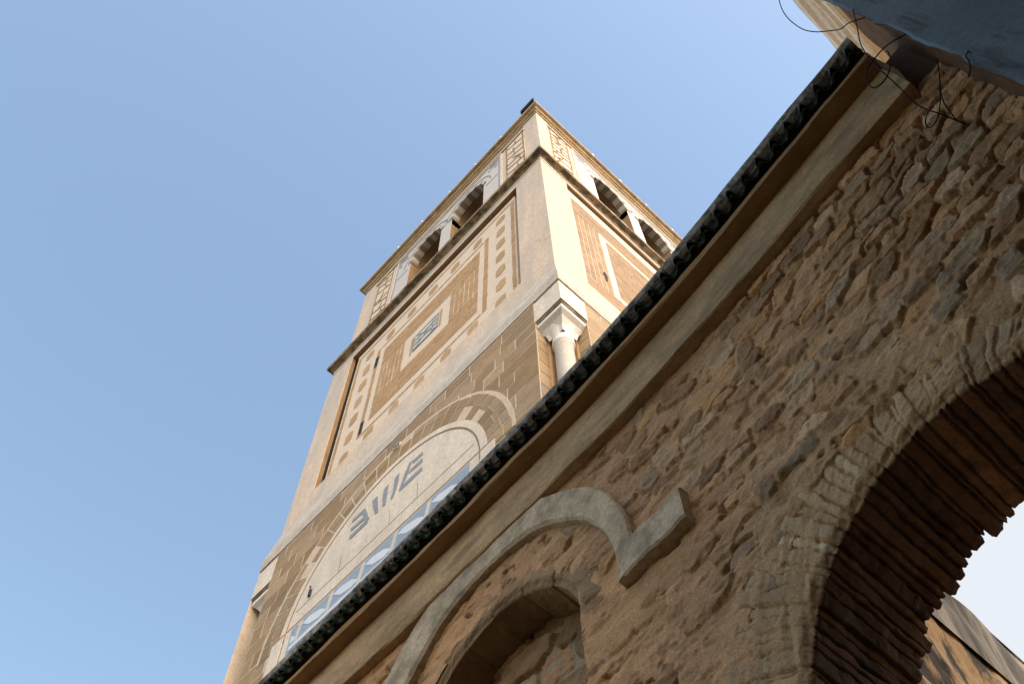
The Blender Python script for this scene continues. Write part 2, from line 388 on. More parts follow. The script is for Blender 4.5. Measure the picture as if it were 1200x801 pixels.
for s in (-1, 1):
    stroke((cx - s * .30, cz - .29), (cx + s * .30, cz + .29), .03, fr - .010 - .001 * s, gr, t=.006)
    stroke((cx + s * .21, cz - .31), (cx + s * .21, cz + .31), .025, fr - .0125, gr, t=.008)
    stroke((cx - .35, cz + s * .10), (cx + .35, cz + s * .10), .022, fr - .014, gr, t=.009)
gr.build('window_grille', M['bluegrey'], wo)
for u0, z0, z1 in ((5.455, 19.62, 20.12), (5.43, 16.74, 17.2)):
    st = MB(); st.rect(u0, u0 + .10, z0, z1, fr - .012, fr, LF, 0); st.build('ventilation_slit', M['dark'], tower)

# --- right brick panel
brr = lambda: tuple(q * k for q, k in zip(brc(.16), (.74, .78, .88)))
rp = MB(); RD = .08
rp.rect(.84, 6.54, 15.87, 21.70, RD, .28, RF, 0)
rf = RD - .006
def rcol(a0, a1, z0, z1, n):
    xs = np.linspace(a0, a1, n + 1)
    for p, q in zip(xs, xs[1:]):
        z = z0
        while z < z1 - .02:
            l = rnd.uniform(.25, .5); t = min(z1, z + l)
            rp.rect(p + .012, q - .012, z + .008, t - .008, rf, rf + .005, RF, 1, brr()); z = t
def rcourse(a0, a1, z0, z1, h, L):
    n = max(1, round((z1 - z0) / h)); hh = (z1 - z0) / n
    for r in range(n):
        x = a0 - (L * .5 if r % 2 else 0)
        while x < a1:
            l = L * rnd.uniform(.8, 1.2); p, q = max(x, a0), min(x + l, a1); x += l
            if q - p > .03: rp.rect(p + .006, q - .006, z0 + r * hh + .005, z0 + (r + 1) * hh - .005, rf, rf + .005, RF, 1, brr())
rcol(.95, 1.70, 16.75, 20.25, 5); rcol(5.68, 6.43, 16.75, 20.25, 5)
rcourse(.95, 6.43, 16.0, 16.72, .12, .5); rcourse(.95, 6.43, 20.28, 21.2, .12, .5)
rcourse(1.90, 5.48, 17.0, 20.05, .15, .34)
for a0, a1, z0, z1 in ((.80, .94, 15.86, 21.4), (6.44, 6.57, 15.86, 21.4), (1.71, 1.89, 16.75, 20.27), (5.49, 5.67, 16.75, 20.27), (1.9, 5.48, 20.06, 20.26), (1.9, 5.48, 16.76, 16.98)):
    rp.rect(a0, a1, z0, z1, rf - .004, rf + .005, RF, 0)
rp.build('brick_panel', [M['white_plaster'], M['brick']], tower)
hl = MB()
hl.prism([(1.56 + .05 * math.cos(t) * (1 + .3 * math.sin(3 * t)), 17.5 + .24 * math.sin(t)) for t in np.linspace(0, 2 * math.pi, 12)[:-1]], rf - .008, rf, RF, 0)
hl.build('dark_hole', M['dark'], tower)

# --- sloping band between the stages
LW = .12                                   # lower stage stands this far out
bd = MB(); rect_ring(bd, 0, W, 0, W, [(-.05, 15.34), (.004, 15.31), (LW + .015, 14.52), (LW + .015, 14.24), (LW - .05, 14.22)], wob=.012)
bd.build('weathered_band', M['plaster_grey'], tower)

# --- lower stage with cut corners
low = MB()
N0, N1 = .42, W - .42                      # notch limits along the face
a0, a1 = -LW, W + LW
for mp in (LF, RF):
    low.poly([mp(N0, -LW, GZ), mp(N1, -LW, GZ), mp(N1, -LW, 14.23), mp(N0, -LW, 14.23)], 0)
for s in (1, 2):                           # two far sides
    rect_ring(low, 0, W, 0, W, [(LW, GZ), (LW, 14.23)], sides=(s,))
def notch(fx, fy):
    """walls of a cut corner; fx, fy tell which corner"""
    A = lambda p: (W - p if fx else p); B = lambda p: (W - p if fy else p)
    T = lambda p, q, z: (XC - A(p), YT + B(q), z)
    for P, Q in (((N0, -LW), (N0, .10)), ((N0, .10), (.39, .12)), ((.39, .12), (.39, .39)), ((.39, .39), (.12, .39)), ((.12, .39), (.10, N0)), ((.10, N0), (-LW, N0))):
        brown = max(P[0], P[1], Q[0], Q[1]) <= .395 or (P[1], Q[1]) == (.10, .12) or (P[0], Q[0]) == (.12, .10)
        low.poly([T(P[0], P[1], GZ), T(Q[0], Q[1], GZ), T(Q[0], Q[1], 13.45), T(P[0], P[1], 13.45)], 1 if brown else 0)
for fx, fy in ((0, 0), (1, 0), (0, 1)): notch(fx, fy)
lo = low.build('lower_stage', [M['mortar'], M['tanshaft']], tower)

# ashlar facing: block plates on a mortar ground
blk = MB()
ARC_U, ARC_Z = 3.69, 11.1
ST = [(.38, .265, .15), (.34, .235, .13), (.41, .30, .185), (.32, .215, .11), (.39, .285, .17), (.44, .345, .24), (.31, .255, .18)]
def stc(k=None):
    c = rnd.choice(ST[:5] if rnd.random() < .85 else ST); s = rnd.uniform(.88, 1.1); return tuple(s * q for q in c)
def ashlar(mp, lo_, hi_, z0, z1, skip):
    z = z0
    while z < z1 - .05:
        h = rnd.uniform(.28, .40); t = min(z1, z + h)
        if z1 - t < .12: t = z1
        x = lo_
        while x < hi_ - .01:
            l = rnd.uniform(.35, .85); q = min(hi_, x + l)
            if hi_ - q < .2: q = hi_
            j = lambda: rnd.uniform(-.012, .012)
            g_ = .012
            P = [(x + g_ + j() * .4, z + g_ + j()), (q - g_ + j() * .4, z + g_ + j()), (q - g_ + j() * .4, t - g_ + j()), (x + g_ + j() * .4, t - g_ + j())]
            cxx, czz = (x + q) / 2, (z + t) / 2
            if not skip(cxx, czz): blk.prism(P, -LW - .0022 - rnd.uniform(0, .001), -LW - .0005, mp, 0, stc())
            x = q
        z = t
inarc = lambda u, z: math.hypot(u - ARC_U, max(0, z - ARC_Z)) < 2.45
ashlar(LF, N0, N1, 7.6, 14.21, inarc)
ashlar(RF, N0, N1, 7.6, 14.21, lambda u, z: False)
# quoin returns on the sides of the cut corners
for (fx, fy) in ((0, 0), (1, 0)):
    z = 8.
    while z < 13.38:
        t = min(13.38, z + rnd.uniform(.28, .38))
        A = (lambda p: W - p) if fx else (lambda p: p)
        mpS = lambda a, d, zz, A=A: (XC - A(N0 - d), YT + a, zz)
        blk.prism([(-LW + .012, z + .01), (.095, z + .012), (.095, t - .012), (-LW + .012, t - .01)], .006, .001, mpS, 0, stc())
        if not fx:
            mpT = lambda a, d, zz: (XC - a, YT + N0 - d, zz)
            blk.prism([(-LW + .012, z + .01), (.095, z + .012), (.095, t - .012), (-LW + .012, t - .01)], .006, .001, mpT, 0, stc())
        z = t
blk.build('stone_facing', M['stone'], tower)

# relieving arch of voussoirs round the white tympanum
vs = MB()
def arcpoly(r0, r1, t0, t1, n=6):
    A = [(ARC_U + r0 * math.cos(t), ARC_Z + r0 * math.sin(t)) for t in np.linspace(t0, t1, n)]
    B = [(ARC_U + r1 * math.cos(t), ARC_Z + r1 * math.sin(t)) for t in np.linspace(t1, t0, n)]
    return A + B
for k in range(24):
    t0, t1 = math.pi * k / 24, math.pi * (k + 1) / 24
    vs.prism(arcpoly(2.1, 2.79, t0, t1, 3), -LW - .011, -LW - .001, LF, 1)
for t0, t1, u0, u1 in ((9.4, ARC_Z, 1.0, 1.6), (9.4, ARC_Z, 5.78, 6.38)):
    pass
n = 27
for k in range(n):
    t0, t1 = math.pi * k / n, math.pi * (k + 1) / n; rm = rnd.uniform(2.44, 2.58)
    for r0, r1 in ((2.27, rm), (rm + .02, rnd.uniform(2.70, 2.745))):
        if rnd.random() < .93:
            vs.prism(arcpoly(r0, r1, t0 + .006, t1 - .006, 3), -LW - .016, -LW - .011, LF, 0, stc())
vs.build('relieving_arch', [M['stone'], M['mortar']], tower)

ty = MB()
half = [(ARC_U + 2.10 * math.cos(t), ARC_Z + 2.10 * math.sin(t)) for t in np.linspace(.05, math.pi - .05, 40)]
ty.prism([(ARC_U + 2.1, 9.2)] + half + [(ARC_U - 2.1, 9.2)], -LW - .0135, -LW - .001, LF, 0)
for k in range(24):                                          # plain plaster rim
    ty.prism(arcpoly(2.13, 2.25, math.pi * k / 24, math.pi * (k + 1) / 24, 3), -LW - .021, -LW - .012, LF, 0)
for k in range(24):                                          # brown groove line
    ty.prism(arcpoly(2.10, 2.125, math.pi * k / 24, math.pi * (k + 1) / 24, 3), -LW - .0165, -LW - .012, LF, 1)
for z, w, u0, u1 in ((11.58, .018, 1.72, 5.66), (11.24, .035, 1.50, 5.90)):
    ty.rect(u0, u1, z, z + w, -LW - .0155, -LW - .013, LF, 1)
for s in (-1, 1):
    ty.rect(ARC_U + s * 2.27 - .14, ARC_U + s * 2.27 + .14, 9.2, 11.22, -LW - .024, -LW - .012, LF, 0)
    ty.rect(ARC_U + s * 2.27 - .15, ARC_U + s * 2.27 + .15, 11.225, 11.25, -LW - .026, -LW - .012, LF, 1)
for s in (1, 1.62, 2.75):
    stroke((1.9 + s, 11.6), (1.9 + s + .03, 12.0), .012, -LW - .015, ty, 1, t=.002)
ty.build('tympanum', [M['white_plaster'], M['brown_plaster']], tower)

LET = [[(3.22, 12.86), (3.15, 12.83), (3.23, 12.49), (3.35, 12.25), (3.39, 12.28), (3.31, 12.64)], [(3.15, 12.83), (2.9, 12.8), (2.88, 12.7), (3.12, 12.72)],
       [(3.17, 12.61), (2.89, 12.61), (2.87, 12.49), (3.2, 12.53)], [(3.22, 12.37), (2.87, 12.35), (2.85, 12.24), (3.34, 12.25), (3.31, 12.34)],
       [(3.56, 12.82), (3.45, 12.84), (3.44, 12.67), (3.47, 12.39), (3.52, 12.24), (3.58, 12.29), (3.54, 12.49)], [(3.81, 12.79), (3.7, 12.81), (3.69, 12.38), (3.69, 12.27), (3.76, 12.28), (3.81, 12.61)],
       [(4.09, 12.78), (3.96, 12.78), (3.86, 12.26), (3.94, 12.28), (4.03, 12.55)], [(4.36, 12.78), (4.26, 12.78), (4.08, 12.32), (4.12, 12.29), (4.21, 12.4), (4.26, 12.54)],
       [(4.36, 12.78), (4.32, 12.69), (4.56, 12.70), (4.58, 12.79)], [(4.25, 12.52), (4.20, 12.42), (4.54, 12.47), (4.57, 12.56)], [(4.13, 12.35), (4.10, 12.24), (4.52, 12.24), (4.56, 12.34)]]
ins = MB()
for i, p in enumerate(LET): ins.prism(p, -LW - .018 - .0004 * i, -LW - .013, LF, 0)
ins.build('inscription', M['bluegrey'], tower)

tp = MB()
T0, T1, TD = 1.78, 5.62, -LW - .016
tp.rect(T0, T1, 9.3, 11.20, TD - .006, TD, LF, 0)
for k in range(6):                          # white pointed leaves between blue glazed bands
    u = T0 + .16 + k * .70
    for z in (10.97, 10.42, 9.85):
        L_ = [(u - .02, z - .10), (u + .16, z - .135), (u + .40, z - .06), (u + .60, z + .11), (u + .44, z + .14), (u + .18, z + .06)]
        L_ = [(min(max(a_, T0 + .04), T1 - .04), z_) for a_, z_ in L_]
        tp.prism(L_, TD - .009, TD - .006, LF, 1)
    tp.prism([(u + .60, 11.17), (u + .68, 11.17), (u + .74, 10.80), (u + .66, 10.80)] if k < 5 else [(u, 11.17), (u + .05, 11.17), (u + .05, 11.14), (u, 11.14)], TD - .0105, TD - .0065, LF, 2)
tp.rect(T0 + .05, T1 - .05, 10.70, 10.79, TD - .012, TD - .006, LF, 1)
tp.build('glazed_tile_panel', [M['glaze_blue'], M['glaze_white'], M['palegrey']], tower)
rv = MB()
rv.prism([(3.66 + .09 * math.cos(t), 13.87 + .09 * math.sin(t)) for t in np.linspace(0, 2 * math.pi, 17)[:-1]], -LW - .03, -LW, LF, 0)
for i in range(4): rv.rect(3.59 + .038 * i, 3.61 + .038 * i, 13.81, 13.93, -LW - .034, -LW - .028, LF, 1)
rv.build('round_vent', [M['palegrey'], M['iron']], tower)
hk = MB(); hk.rect(5.32, 5.36, 11.66, 11.80, -LW - .05, -LW - .016, LF, 0); hk.tube([LF(5.34, -LW - .04, 11.80), LF(5.33, -LW - .06, 11.86), LF(5.36, -LW - .03, 11.9)], .01)
hk.build('wall_bracket', M['iron'], tower)

# --- corner corbels and columns
def corner(fx, fy):
    A = lambda p: (W - p if fx else p); B = lambda p: (W - p if fy else p)
    X = lambda p: XC - A(p); Y = lambda q: YT + B(q)
    cb = MB()
    def bx(p0, p1, z0, z1, m): cb.box(min(X(p0), X(p1)), max(X(p0), X(p1)), min(Y(p0), Y(p1)), max(Y(p0), Y(p1)), z0, z1, m)
    bx(-LW - .004, .44, 13.50, 14.17, 0); bx(-LW + .03, .45, 14.17, 14.215, 1)
    bx(-LW + .02, .43, 13.44, 13.50, 1)
    cb.build('corner_corbel', [M['white_plaster'], M['cornice']], tower)
    cl = MB(); c0 = .215
    cl.lathe(X(c0), Y(c0), [(.15, GZ), (.15, 6), (.142, 12.78), (.165, 12.80), (.17, 12.86), (.15, 12.9), (.16, 13.0), (.2, 13.18), (.235, 13.30)], 28)
    co = cl.build('corner_column', M['white_stone'], tower, smooth=True)
    cp = MB(); h = .27
    for (r0, z0), (r1, z1) in (((.14, 13.0), (.17, 13.16)), ((.17, 13.16), (.23, 13.27)), ((.23, 13.27), (.30, 13.33)), ((.30, 13.33), (.30, 13.43))):
        P = lambda r, z: [(X(c0) + sx * r, Y(c0) + sy * r, z) for sx, sy in ((-1, -1), (1, -1), (1, 1), (-1, 1))]
        p, q = P(r0, z0), P(r1, z1)
        for i in range(4): cp.poly([p[i], p[(i + 1) % 4], q[(i + 1) % 4], q[i]])
    cp.build('capital', M['white_stone'], co)
for fx, fy in ((0, 0), (1, 0), (0, 1)): corner(fx, fy)

# --- cornice between middle stage and belfry
mc = MB(); rect_ring(mc, 0, W, 0, W, [(-.02, 21.90), (.03, 21.92), (.035, 22.0), (.10, 22.03), (.15, 22.04), (.16, 22.15), (.13, 22.19), (-.2, 22.26)], wob=.008)
mc.build('middle_cornice', M['cornice'], tower)
ms = MB(); rect_ring(ms, 0, W, 0, W, [(.0, 21.80), (.012, 21.805), (.012, 21.90), (.0, 21.91)])
ms.build('white_fillet', M['white_plaster'], tower)

# --- belfry
BU0, BU1, BV0, BV1 = .02, 7.18, .10, 7.20
BZ0, BZ1 = 22.15, 26.75
LB = lambda u, d, z: (XC - u, YT + BV0 + d, z)
RB = lambda v, d, z: (XC - BU0 - d, YT + v, z)
AR, AZ, AC = .625, 24.97, 3.5
CEN = [AC - .83, AC + .83]
bf = MB()
rect_ring(bf, BU0, BU1, BV0, BV1, [(0, BZ0), (0, BZ1)], sides=(1, 2))
def arch_z(u, c): return AZ + math.sqrt(max(0, AR * AR - (u - c) ** 2))
for mp, e0, e1 in ((LB, BU0, BU1), (RB, BV0, BV1)):
    xs = [e0, CEN[0] - AR, CEN[0] + AR, CEN[1] - AR, CEN[1] + AR, e1]
    for p, q in ((0, 1), (2, 3), (4, 5)):
        bf.poly([mp(xs[p], 0, BZ0), mp(xs[q], 0, BZ0), mp(xs[q], 0, BZ1), mp(xs[p], 0, BZ1)])
    for c in CEN:
        us = [c + AR * math.cos(t) for t in np.linspace(math.pi, 0, 25)]
        for p, q in zip(us, us[1:]):
            bf.poly([mp(p, 0, arch_z(p, c)), mp(q, 0, arch_z(q, c)), mp(q, 0, BZ1), mp(p, 0, BZ1)])
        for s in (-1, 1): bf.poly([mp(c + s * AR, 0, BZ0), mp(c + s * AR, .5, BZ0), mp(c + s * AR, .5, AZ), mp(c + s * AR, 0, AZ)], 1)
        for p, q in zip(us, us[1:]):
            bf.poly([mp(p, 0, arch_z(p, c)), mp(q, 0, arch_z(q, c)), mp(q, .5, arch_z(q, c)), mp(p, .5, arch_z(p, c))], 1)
bf.build('belfry', [M['plaster'], M['brown_plaster']], tower)
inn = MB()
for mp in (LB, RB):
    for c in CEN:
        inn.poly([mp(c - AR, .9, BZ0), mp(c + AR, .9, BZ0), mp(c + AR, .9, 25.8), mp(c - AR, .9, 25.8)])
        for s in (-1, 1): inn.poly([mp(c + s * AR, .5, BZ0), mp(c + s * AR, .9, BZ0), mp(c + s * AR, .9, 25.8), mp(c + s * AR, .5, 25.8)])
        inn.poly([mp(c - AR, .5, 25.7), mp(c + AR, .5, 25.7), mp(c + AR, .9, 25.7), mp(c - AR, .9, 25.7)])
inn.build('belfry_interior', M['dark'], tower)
def twin_window(mp):
    f = MB()                                   # tile surround: frame, imposts, ring mouldings
    F0, F1, FZ = AC - 2.08, AC + 2.08, 26.08
    d = -.012
    for c0, c1 in ((F0, CEN[0] - AR - .0), (CEN[0] + AR, CEN[1] - AR), (CEN[1] + AR, F1)):
        f.rect(c0, c1, BZ0 + .05, AZ, d, 0, mp, 0)
    f.rect(F0, F1, AZ + AR + .06, FZ, d, 0, mp, 0)
    for c in CEN:
        us = [c + (AR) * math.cos(t) for t in np.linspace(math.pi, 0, 17)]
        for p, q in zip(us, us[1:]):
            f.prism([(p, arch_z(p, c)), (q, arch_z(q, c)), (q, AZ + AR + .06), (p, AZ + AR + .06)], d, 0, mp, 0)
    for c0, c1 in ((F0, CEN[0] - AR), (CEN[0] + AR, CEN[1] - AR), (CEN[1] + AR, F1)):
        f.rect(c0, c1, AZ, AZ + AR + .06, d, 0, mp, 0)
    e = d - .006                               # blue-grey lines
    for a, b, z0, z1 in ((F0, F0 + .06, BZ0 + .05, FZ - .06), (F1 - .06, F1, BZ0 + .05, FZ - .06), (F0, F1, FZ - .06, FZ), (F0 + .1, CEN[0] - AR - .1, 24.62, 24.68), (CEN[1] + AR + .1, F1 - .1, 24.62, 24.68)):
        f.rect(a, b, z0, z1, e, d, mp, 1)
    for a, b, z0, z1 in ((F0 - .07, F0, BZ0 + .05, FZ + .07), (F1, F1 + .07, BZ0 + .05, FZ + .07), (F0, F1, FZ, FZ + .07)):
        f.rect(a, b, z0, z1, e - .006, 0, mp, 2)
    for c in CEN:
        n = 13
        for k in range(n):                     # dark and pale voussoirs
            t0, t1 = math.pi * k / n, math.pi * (k + 1) / n
            P = [(c + r * math.cos(t), AZ + r * math.sin(t)) for r, t in ((AR - .02, t0), (AR - .02, t1), (AR + .10, t1), (AR + .10, t0))]
            f.prism(P, d - .016, .20, mp, 3 if k % 2 == 0 else 0)
        for k in range(20):
            t0, t1 = math.pi * k / 20, math.pi * (k + 1) / 20
            P = [(c + r * math.cos(t), AZ + r * math.sin(t)) for r, t in ((AR + .24, t0), (AR + .24, t1), (AR + .29, t1), (AR + .29, t0))]
            f.prism(P, e - .003, d, mp, 1)
    for s in (-1, 1):                          # arabesque curls in the outer spandrels
        cx, cz = AC + s * 1.80, 25.62
        for r0, r1, ta, tb in ((.28, .36, 1.2, 3.4), (.12, .2, .3, 4.2)):
            for k in range(8):
                t0, t1 = ta + (tb - ta) * k / 8, ta + (tb - ta) * (k + 1) / 8
                f.prism([(cx - s * r * math.cos(t), cz + r * math.sin(t)) for r, t in ((r0, t0), (r0, t1), (r1, t1), (r1, t0))], e - .002, d, mp, 1)
    o = f.build('belfry_window', [M['palegrey'], M['bluegrey'], M['white_plaster'], M['voussoir_dark']], tower)
    c = MB(); x, y, _ = mp(AC, .20, 0)
    c.lathe(x, y, [(.13, BZ0), (.125, 24.2), (.15, 24.22), (.15, 24.27), (.13, 24.3), (.17, 24.5), (.21, 24.62)], 20)
    co = c.build('window_column', M['white_stone'], o, smooth=True)
    k = MB(); k.rect(AC - .205, AC + .205, 24.62, AZ, .0, .42, mp, 0, back=True); k.build('impost_block', M['plaster_grey'], o)
    for cc in CEN:
        b = MB()
        for a in (-.38, 0, .38): b.rect(cc + a - .035, cc + a + .035, BZ0, 25.5, .55, .62, mp, 0)
        for z in (23.2, 24.3): b.rect(cc - AR, cc + AR, z, z + .08, .54, .63, mp, 0)
        b.build('window_shutter', M['wood'], o)
twin_window(LB); twin_window(RB)
# carved strips left and right of the tile surround
for mp in (LB, RB):
    for a0, a1 in ((.52, 1.20), (AC + 2.28, AC + 2.96)):
        s = MB(); s.rect(a0, a1, 22.4, 26.15, -.008, 0, mp, 0)
        for a in (a0 + .03, a1 - .03):
            z = 22.45
            while z < 26.05:
                t = z + rnd.uniform(.15, .4)
                stroke((a + rnd.uniform(-.01, .01), z), (a + rnd.uniform(-.01, .01), min(26.1, t)), rnd.uniform(.03, .06), -.016 - rnd.uniform(0, .002), s, 1, mp, .009); z = t + .05
        z = 22.6
        while z < 25.9:
            p, q = (a0 + .06, z), (a1 - .06, z + rnd.uniform(.1, .35))
            stroke(p, q, rnd.uniform(.03, .05), -.0185 - rnd.uniform(0, .002), s, 1, mp, .011)
            stroke((a0 + rnd.uniform(.1, .4), z + .1), (a0 + rnd.uniform(.2, .5), z + .4), .04, -.0215 - rnd.uniform(0, .002), s, 1, mp, .014)
            z += rnd.uniform(.3, .5)
        s.build('carved_strip', [M['ivory'], M['inlay']], tower)
    q = MB(); q.rect(.50, 6.6, 26.22, 26.27, -.03, 0, mp, 0); q.rect(.50, 6.6, 26.30, 26.46, -.016, 0, mp, 1); q.rect(.50, 6.6, 26.46, 26.52, -.03, 0, mp, 0)
    q.build('belfry_moulding', [M['cornice_pale'], M['ivory']], tower)
tc = MB(); rect_ring(tc, BU0, BU1, BV0, BV1, [(-.02, 26.70), (.03, 26.72), (.03, 26.84), (.07, 26.87), (.09, 26.95), (.15, 26.98), (.17, 27.0), (.17, 27.1), (.13, 27.14), (-.3, 27.2)], wob=.008)
tc.build('top_cornice', M['cornice_pale'], tower)
ro = MB(); ro.poly([(XC - u, YT + v, 27.18) for u, v in ((.1, .2), (7.1, .2), (7.1, 7.1), (.1, 7.1))]); ro.build('roof', M['plaster_grey'], tower)

# bulbs along the cornice and a floodlight on the corner
def bulb(p, label):
    b = thing('light_bulb', label, 'light bulb', p, 'bulbs along the minaret cornice')
    m = MB(); m.lathe(p[0], p[1], [(.022, p[2]), (.022, p[2] + .07), (.03, p[2] + .08), (.03, p[2] + .12)], 10); m.build('bulb_holder', M['iron'], b)
    m = MB(); m.lathe(p[0], p[1], [(.028, p[2] + .12), (.06, p[2] + .16), (.078, p[2] + .21), (.06, p[2] + .265), (.02, p[2] + .285)], 14); m.build('glass', M['bulb'], b, smooth=True)
ordn = ['nearest to the corner', 'second from the corner', 'third from the corner', 'fourth from the corner', 'fifth from the corner']
for i, u in enumerate((1.27, 2.33, 3.42, 4.62, 5.68)): bulb((XC - u, YT + BV0 - .08, 27.13), 'small light bulb on the left cornice edge, ' + ordn[i])
for i, v in enumerate((2.2, 3.3, 4.35, 5.45)): bulb((XC - BU0 + .08, YT + v, 27.13), 'white light bulb on the right cornice edge, ' + ordn[i])
fp = (XC - .16, YT + BV0 - .03, 27.17)
fl = thing('floodlight', 'black floodlight standing on the top corner of the minaret', 'floodlight', fp)
m = MB(); m.box(fp[0] - .22, fp[0] + .22, fp[1] - .12, fp[1] + .10, fp[2] + .10, fp[2] + .42); m.build('lamp_housing', M['black'], fl)
m = MB(); m.box(fp[0] - .25, fp[0] + .25, fp[1] - .15, fp[1] - .122, fp[2] + .08, fp[2] + .44); m.build('lamp_rim', M['black'], fl)
m = MB(); m.tube([(fp[0], fp[1], fp[2]), (fp[0], fp[1], fp[2] + .12)], .03); m.build('lamp_bracket', M['iron'], fl)

# ------------------------------------------------------------------ the street wall
_wx = np.array([-14, -8, -4.66, -3.4, -2.26, -1.5, -.91, -.45, -.08, .25, .6, 1.2, 4.])
_wy = np.array([2.42, 2.29, 2.195, 2.165, 2.122, 2.078, 2.022, 1.960, 1.905, 1.858, 1.812, 1.725, 1.28])
def Yt(x): return np.interp(x, _wx, _wy)
_sx = np.linspace(-14, 4, 901); _k = np.exp(-np.linspace(-2, 2, 31) ** 2); _k /= _k.sum()
_sy = np.convolve(np.pad(Yt(_sx), 15, mode='edge'), _k, mode='valid')
def YW(x): return np.interp(x, _sx, _sy) + .20      # wall plane
def WP(x, o, z): return (x, float(YW(x)) - o, z)    # o = outward from the wall plane

wall = thing('street_wall', 'long rubble stone wall with tiled coping, blind arch and open archway in the foreground', 'wall', (-2., 2.4, GZ))

AX, AZc, AR0 = -.30, 2.055, .755                      # open archway
BXc, BZc, BR0, BHW = -2.57, 3.40, .605, .60          # blind arch recess
MORT = np.array([.66, .39, .20])
PAL = np.array([[.30, .20, .115], [.35, .235, .14], [.26, .175, .105], [.34, .215, .105], [.32, .25, .18], [.30, .25, .185], [.37, .25, .16], [.23, .155, .09], [.40, .31, .22], [.31, .20, .105], [.28, .19, .115], [.33, .225, .135], [.36, .24, .14], [.30, .21, .12]])

def rubble(x, z, E, seed=3, cw=.185, ch=.090, amp=1.):
    """height field and colour of mortar-smeared rubble; E = how bare the stones are"""
    wx = x + .05 * fbm(x * 3, z * 3, 3, 5) + .018 * fbm(x * 20, z * 20, 3, 8); wz = z + .035 * fbm(x * 2.2 + 7, z * 3, 3, 6) + .014 * fbm(x * 18, z * 22, 3, 9)
    r = np.floor(wz / ch).astype(int)
    F1 = np.full(x.shape, 9.); F2 = np.full(x.shape, 9.); ID = np.zeros(x.shape, int)
    for dr in (-1, 0, 1):
        rr = r + dr
        off = .5 * (rr % 2) + .37 * ((rr * 7919) % 13) / 13
        c = np.floor(wx / cw - off).astype(int)
        for dc in (-2, -1, 0, 1, 2):
            cc = c + dc
            h = (cc * 73856093 ^ rr * 19349663 ^ seed * 83492791) & 0xffffff
            h2 = (h * 2654435761) & 0xffffffff
            j1 = (h2 & 0xff) / 255; j2 = ((h2 >> 8) & 0xff) / 255; j3 = ((h2 >> 16) & 0xff) / 255
            sx = (cc + off + .5 + (j1 - .5) * .75) * cw; sz = (rr + .5 + (j2 - .5) * .5) * ch
            k = .75 + .6 * j3
            ang = (j1 - .5) * .7
            ux = (wx - sx) * np.cos(ang) + (wz - sz) * np.sin(ang); uz = -(wx - sx) * np.sin(ang) + (wz - sz) * np.cos(ang)
            d = (np.abs(ux / (cw * k)) ** 3.4 + np.abs(uz / (ch * (.7 + .5 * j2))) ** 3.4) ** (1 / 3.4)
            m = d < F1
            F2 = np.where(m, F1, np.minimum(F2, d)); ID = np.where(m, h2, ID); F1 = np.where(m, d, F1)
    j4 = ((ID >> 4) & 0xff) / 255; j5 = ((ID >> 12) & 0xff) / 255
    e = F2 - F1
    rough = fbm(x * 16, z * 20, 5, 21) + .5 * np.abs(fbm(x * 9 + j4 * 7, z * 14 - j4 * 5, 3, 23))
    st = (-.038 + .044 * ss(0.01, .16, e) + .022 * (j4 - .5) + .009 * rough + .004 * fbm(x * 60, z * 60, 2, 44)) * amp
    mo = .012 - .042 * E * (.8 + .7 * fbm(x * 4.3, z * 6, 3, 31)) + .009 * fbm(x * 6, z * 12, 4, 33) + .003 * fbm(x * 40, z * 40, 3, 35)
    mo = mo - .030 * ss(.34, .44, fbm(x * 6.5, z * 11, 4, 37))          # lost mortar, small cavities
    w = ss(-.004, .004, st - mo)
    hgt = mo * (1 - w) + st * w
    cs = 1.4 * np.array([1.14, .99, .86]) * PAL[(ID >> 7) % len(PAL)] * (.65 + .7 * j5)[..., None] * (1 + .25 * rough)[..., None]
    return hgt, w, cs

def paint(x, z, hgt, w, cs, mort):
    n = fbm(x * 1.7, z * 2.3, 4, 50); n2 = fbm(x * 12, z * 16, 4, 52)
    cm = mort * (1 + .22 * n + .18 * n2)[..., None] * np.array([1, 1, 1])
    cm = cm * (1 + np.stack([.06 * n, 0 * n, -.12 * n], -1))
    w = (w * .85)[..., None]
    return np.clip(cm * (1 - w) + cs * w, .02, .8)

def wall_E(x, z):
    E = ss(-2.0, -.7, x + .6 * (z - 3.5)) * (.30 + .80 * ss(-.30, .70, x + .7 * (z - 3.6)))
    return np.clip(E + .25 * fbm(x * 2.1, z * 2.6, 3, 60), 0, 1.1)

def seg_axis(stops, step):
    a = [stops[0]]
    for p, q in zip(stops, stops[1:]):
        n = max(1, round((q - p) / step)); a += list(p + (q - p) * np.arange(1, n + 1) / n)
    return np.array(a)

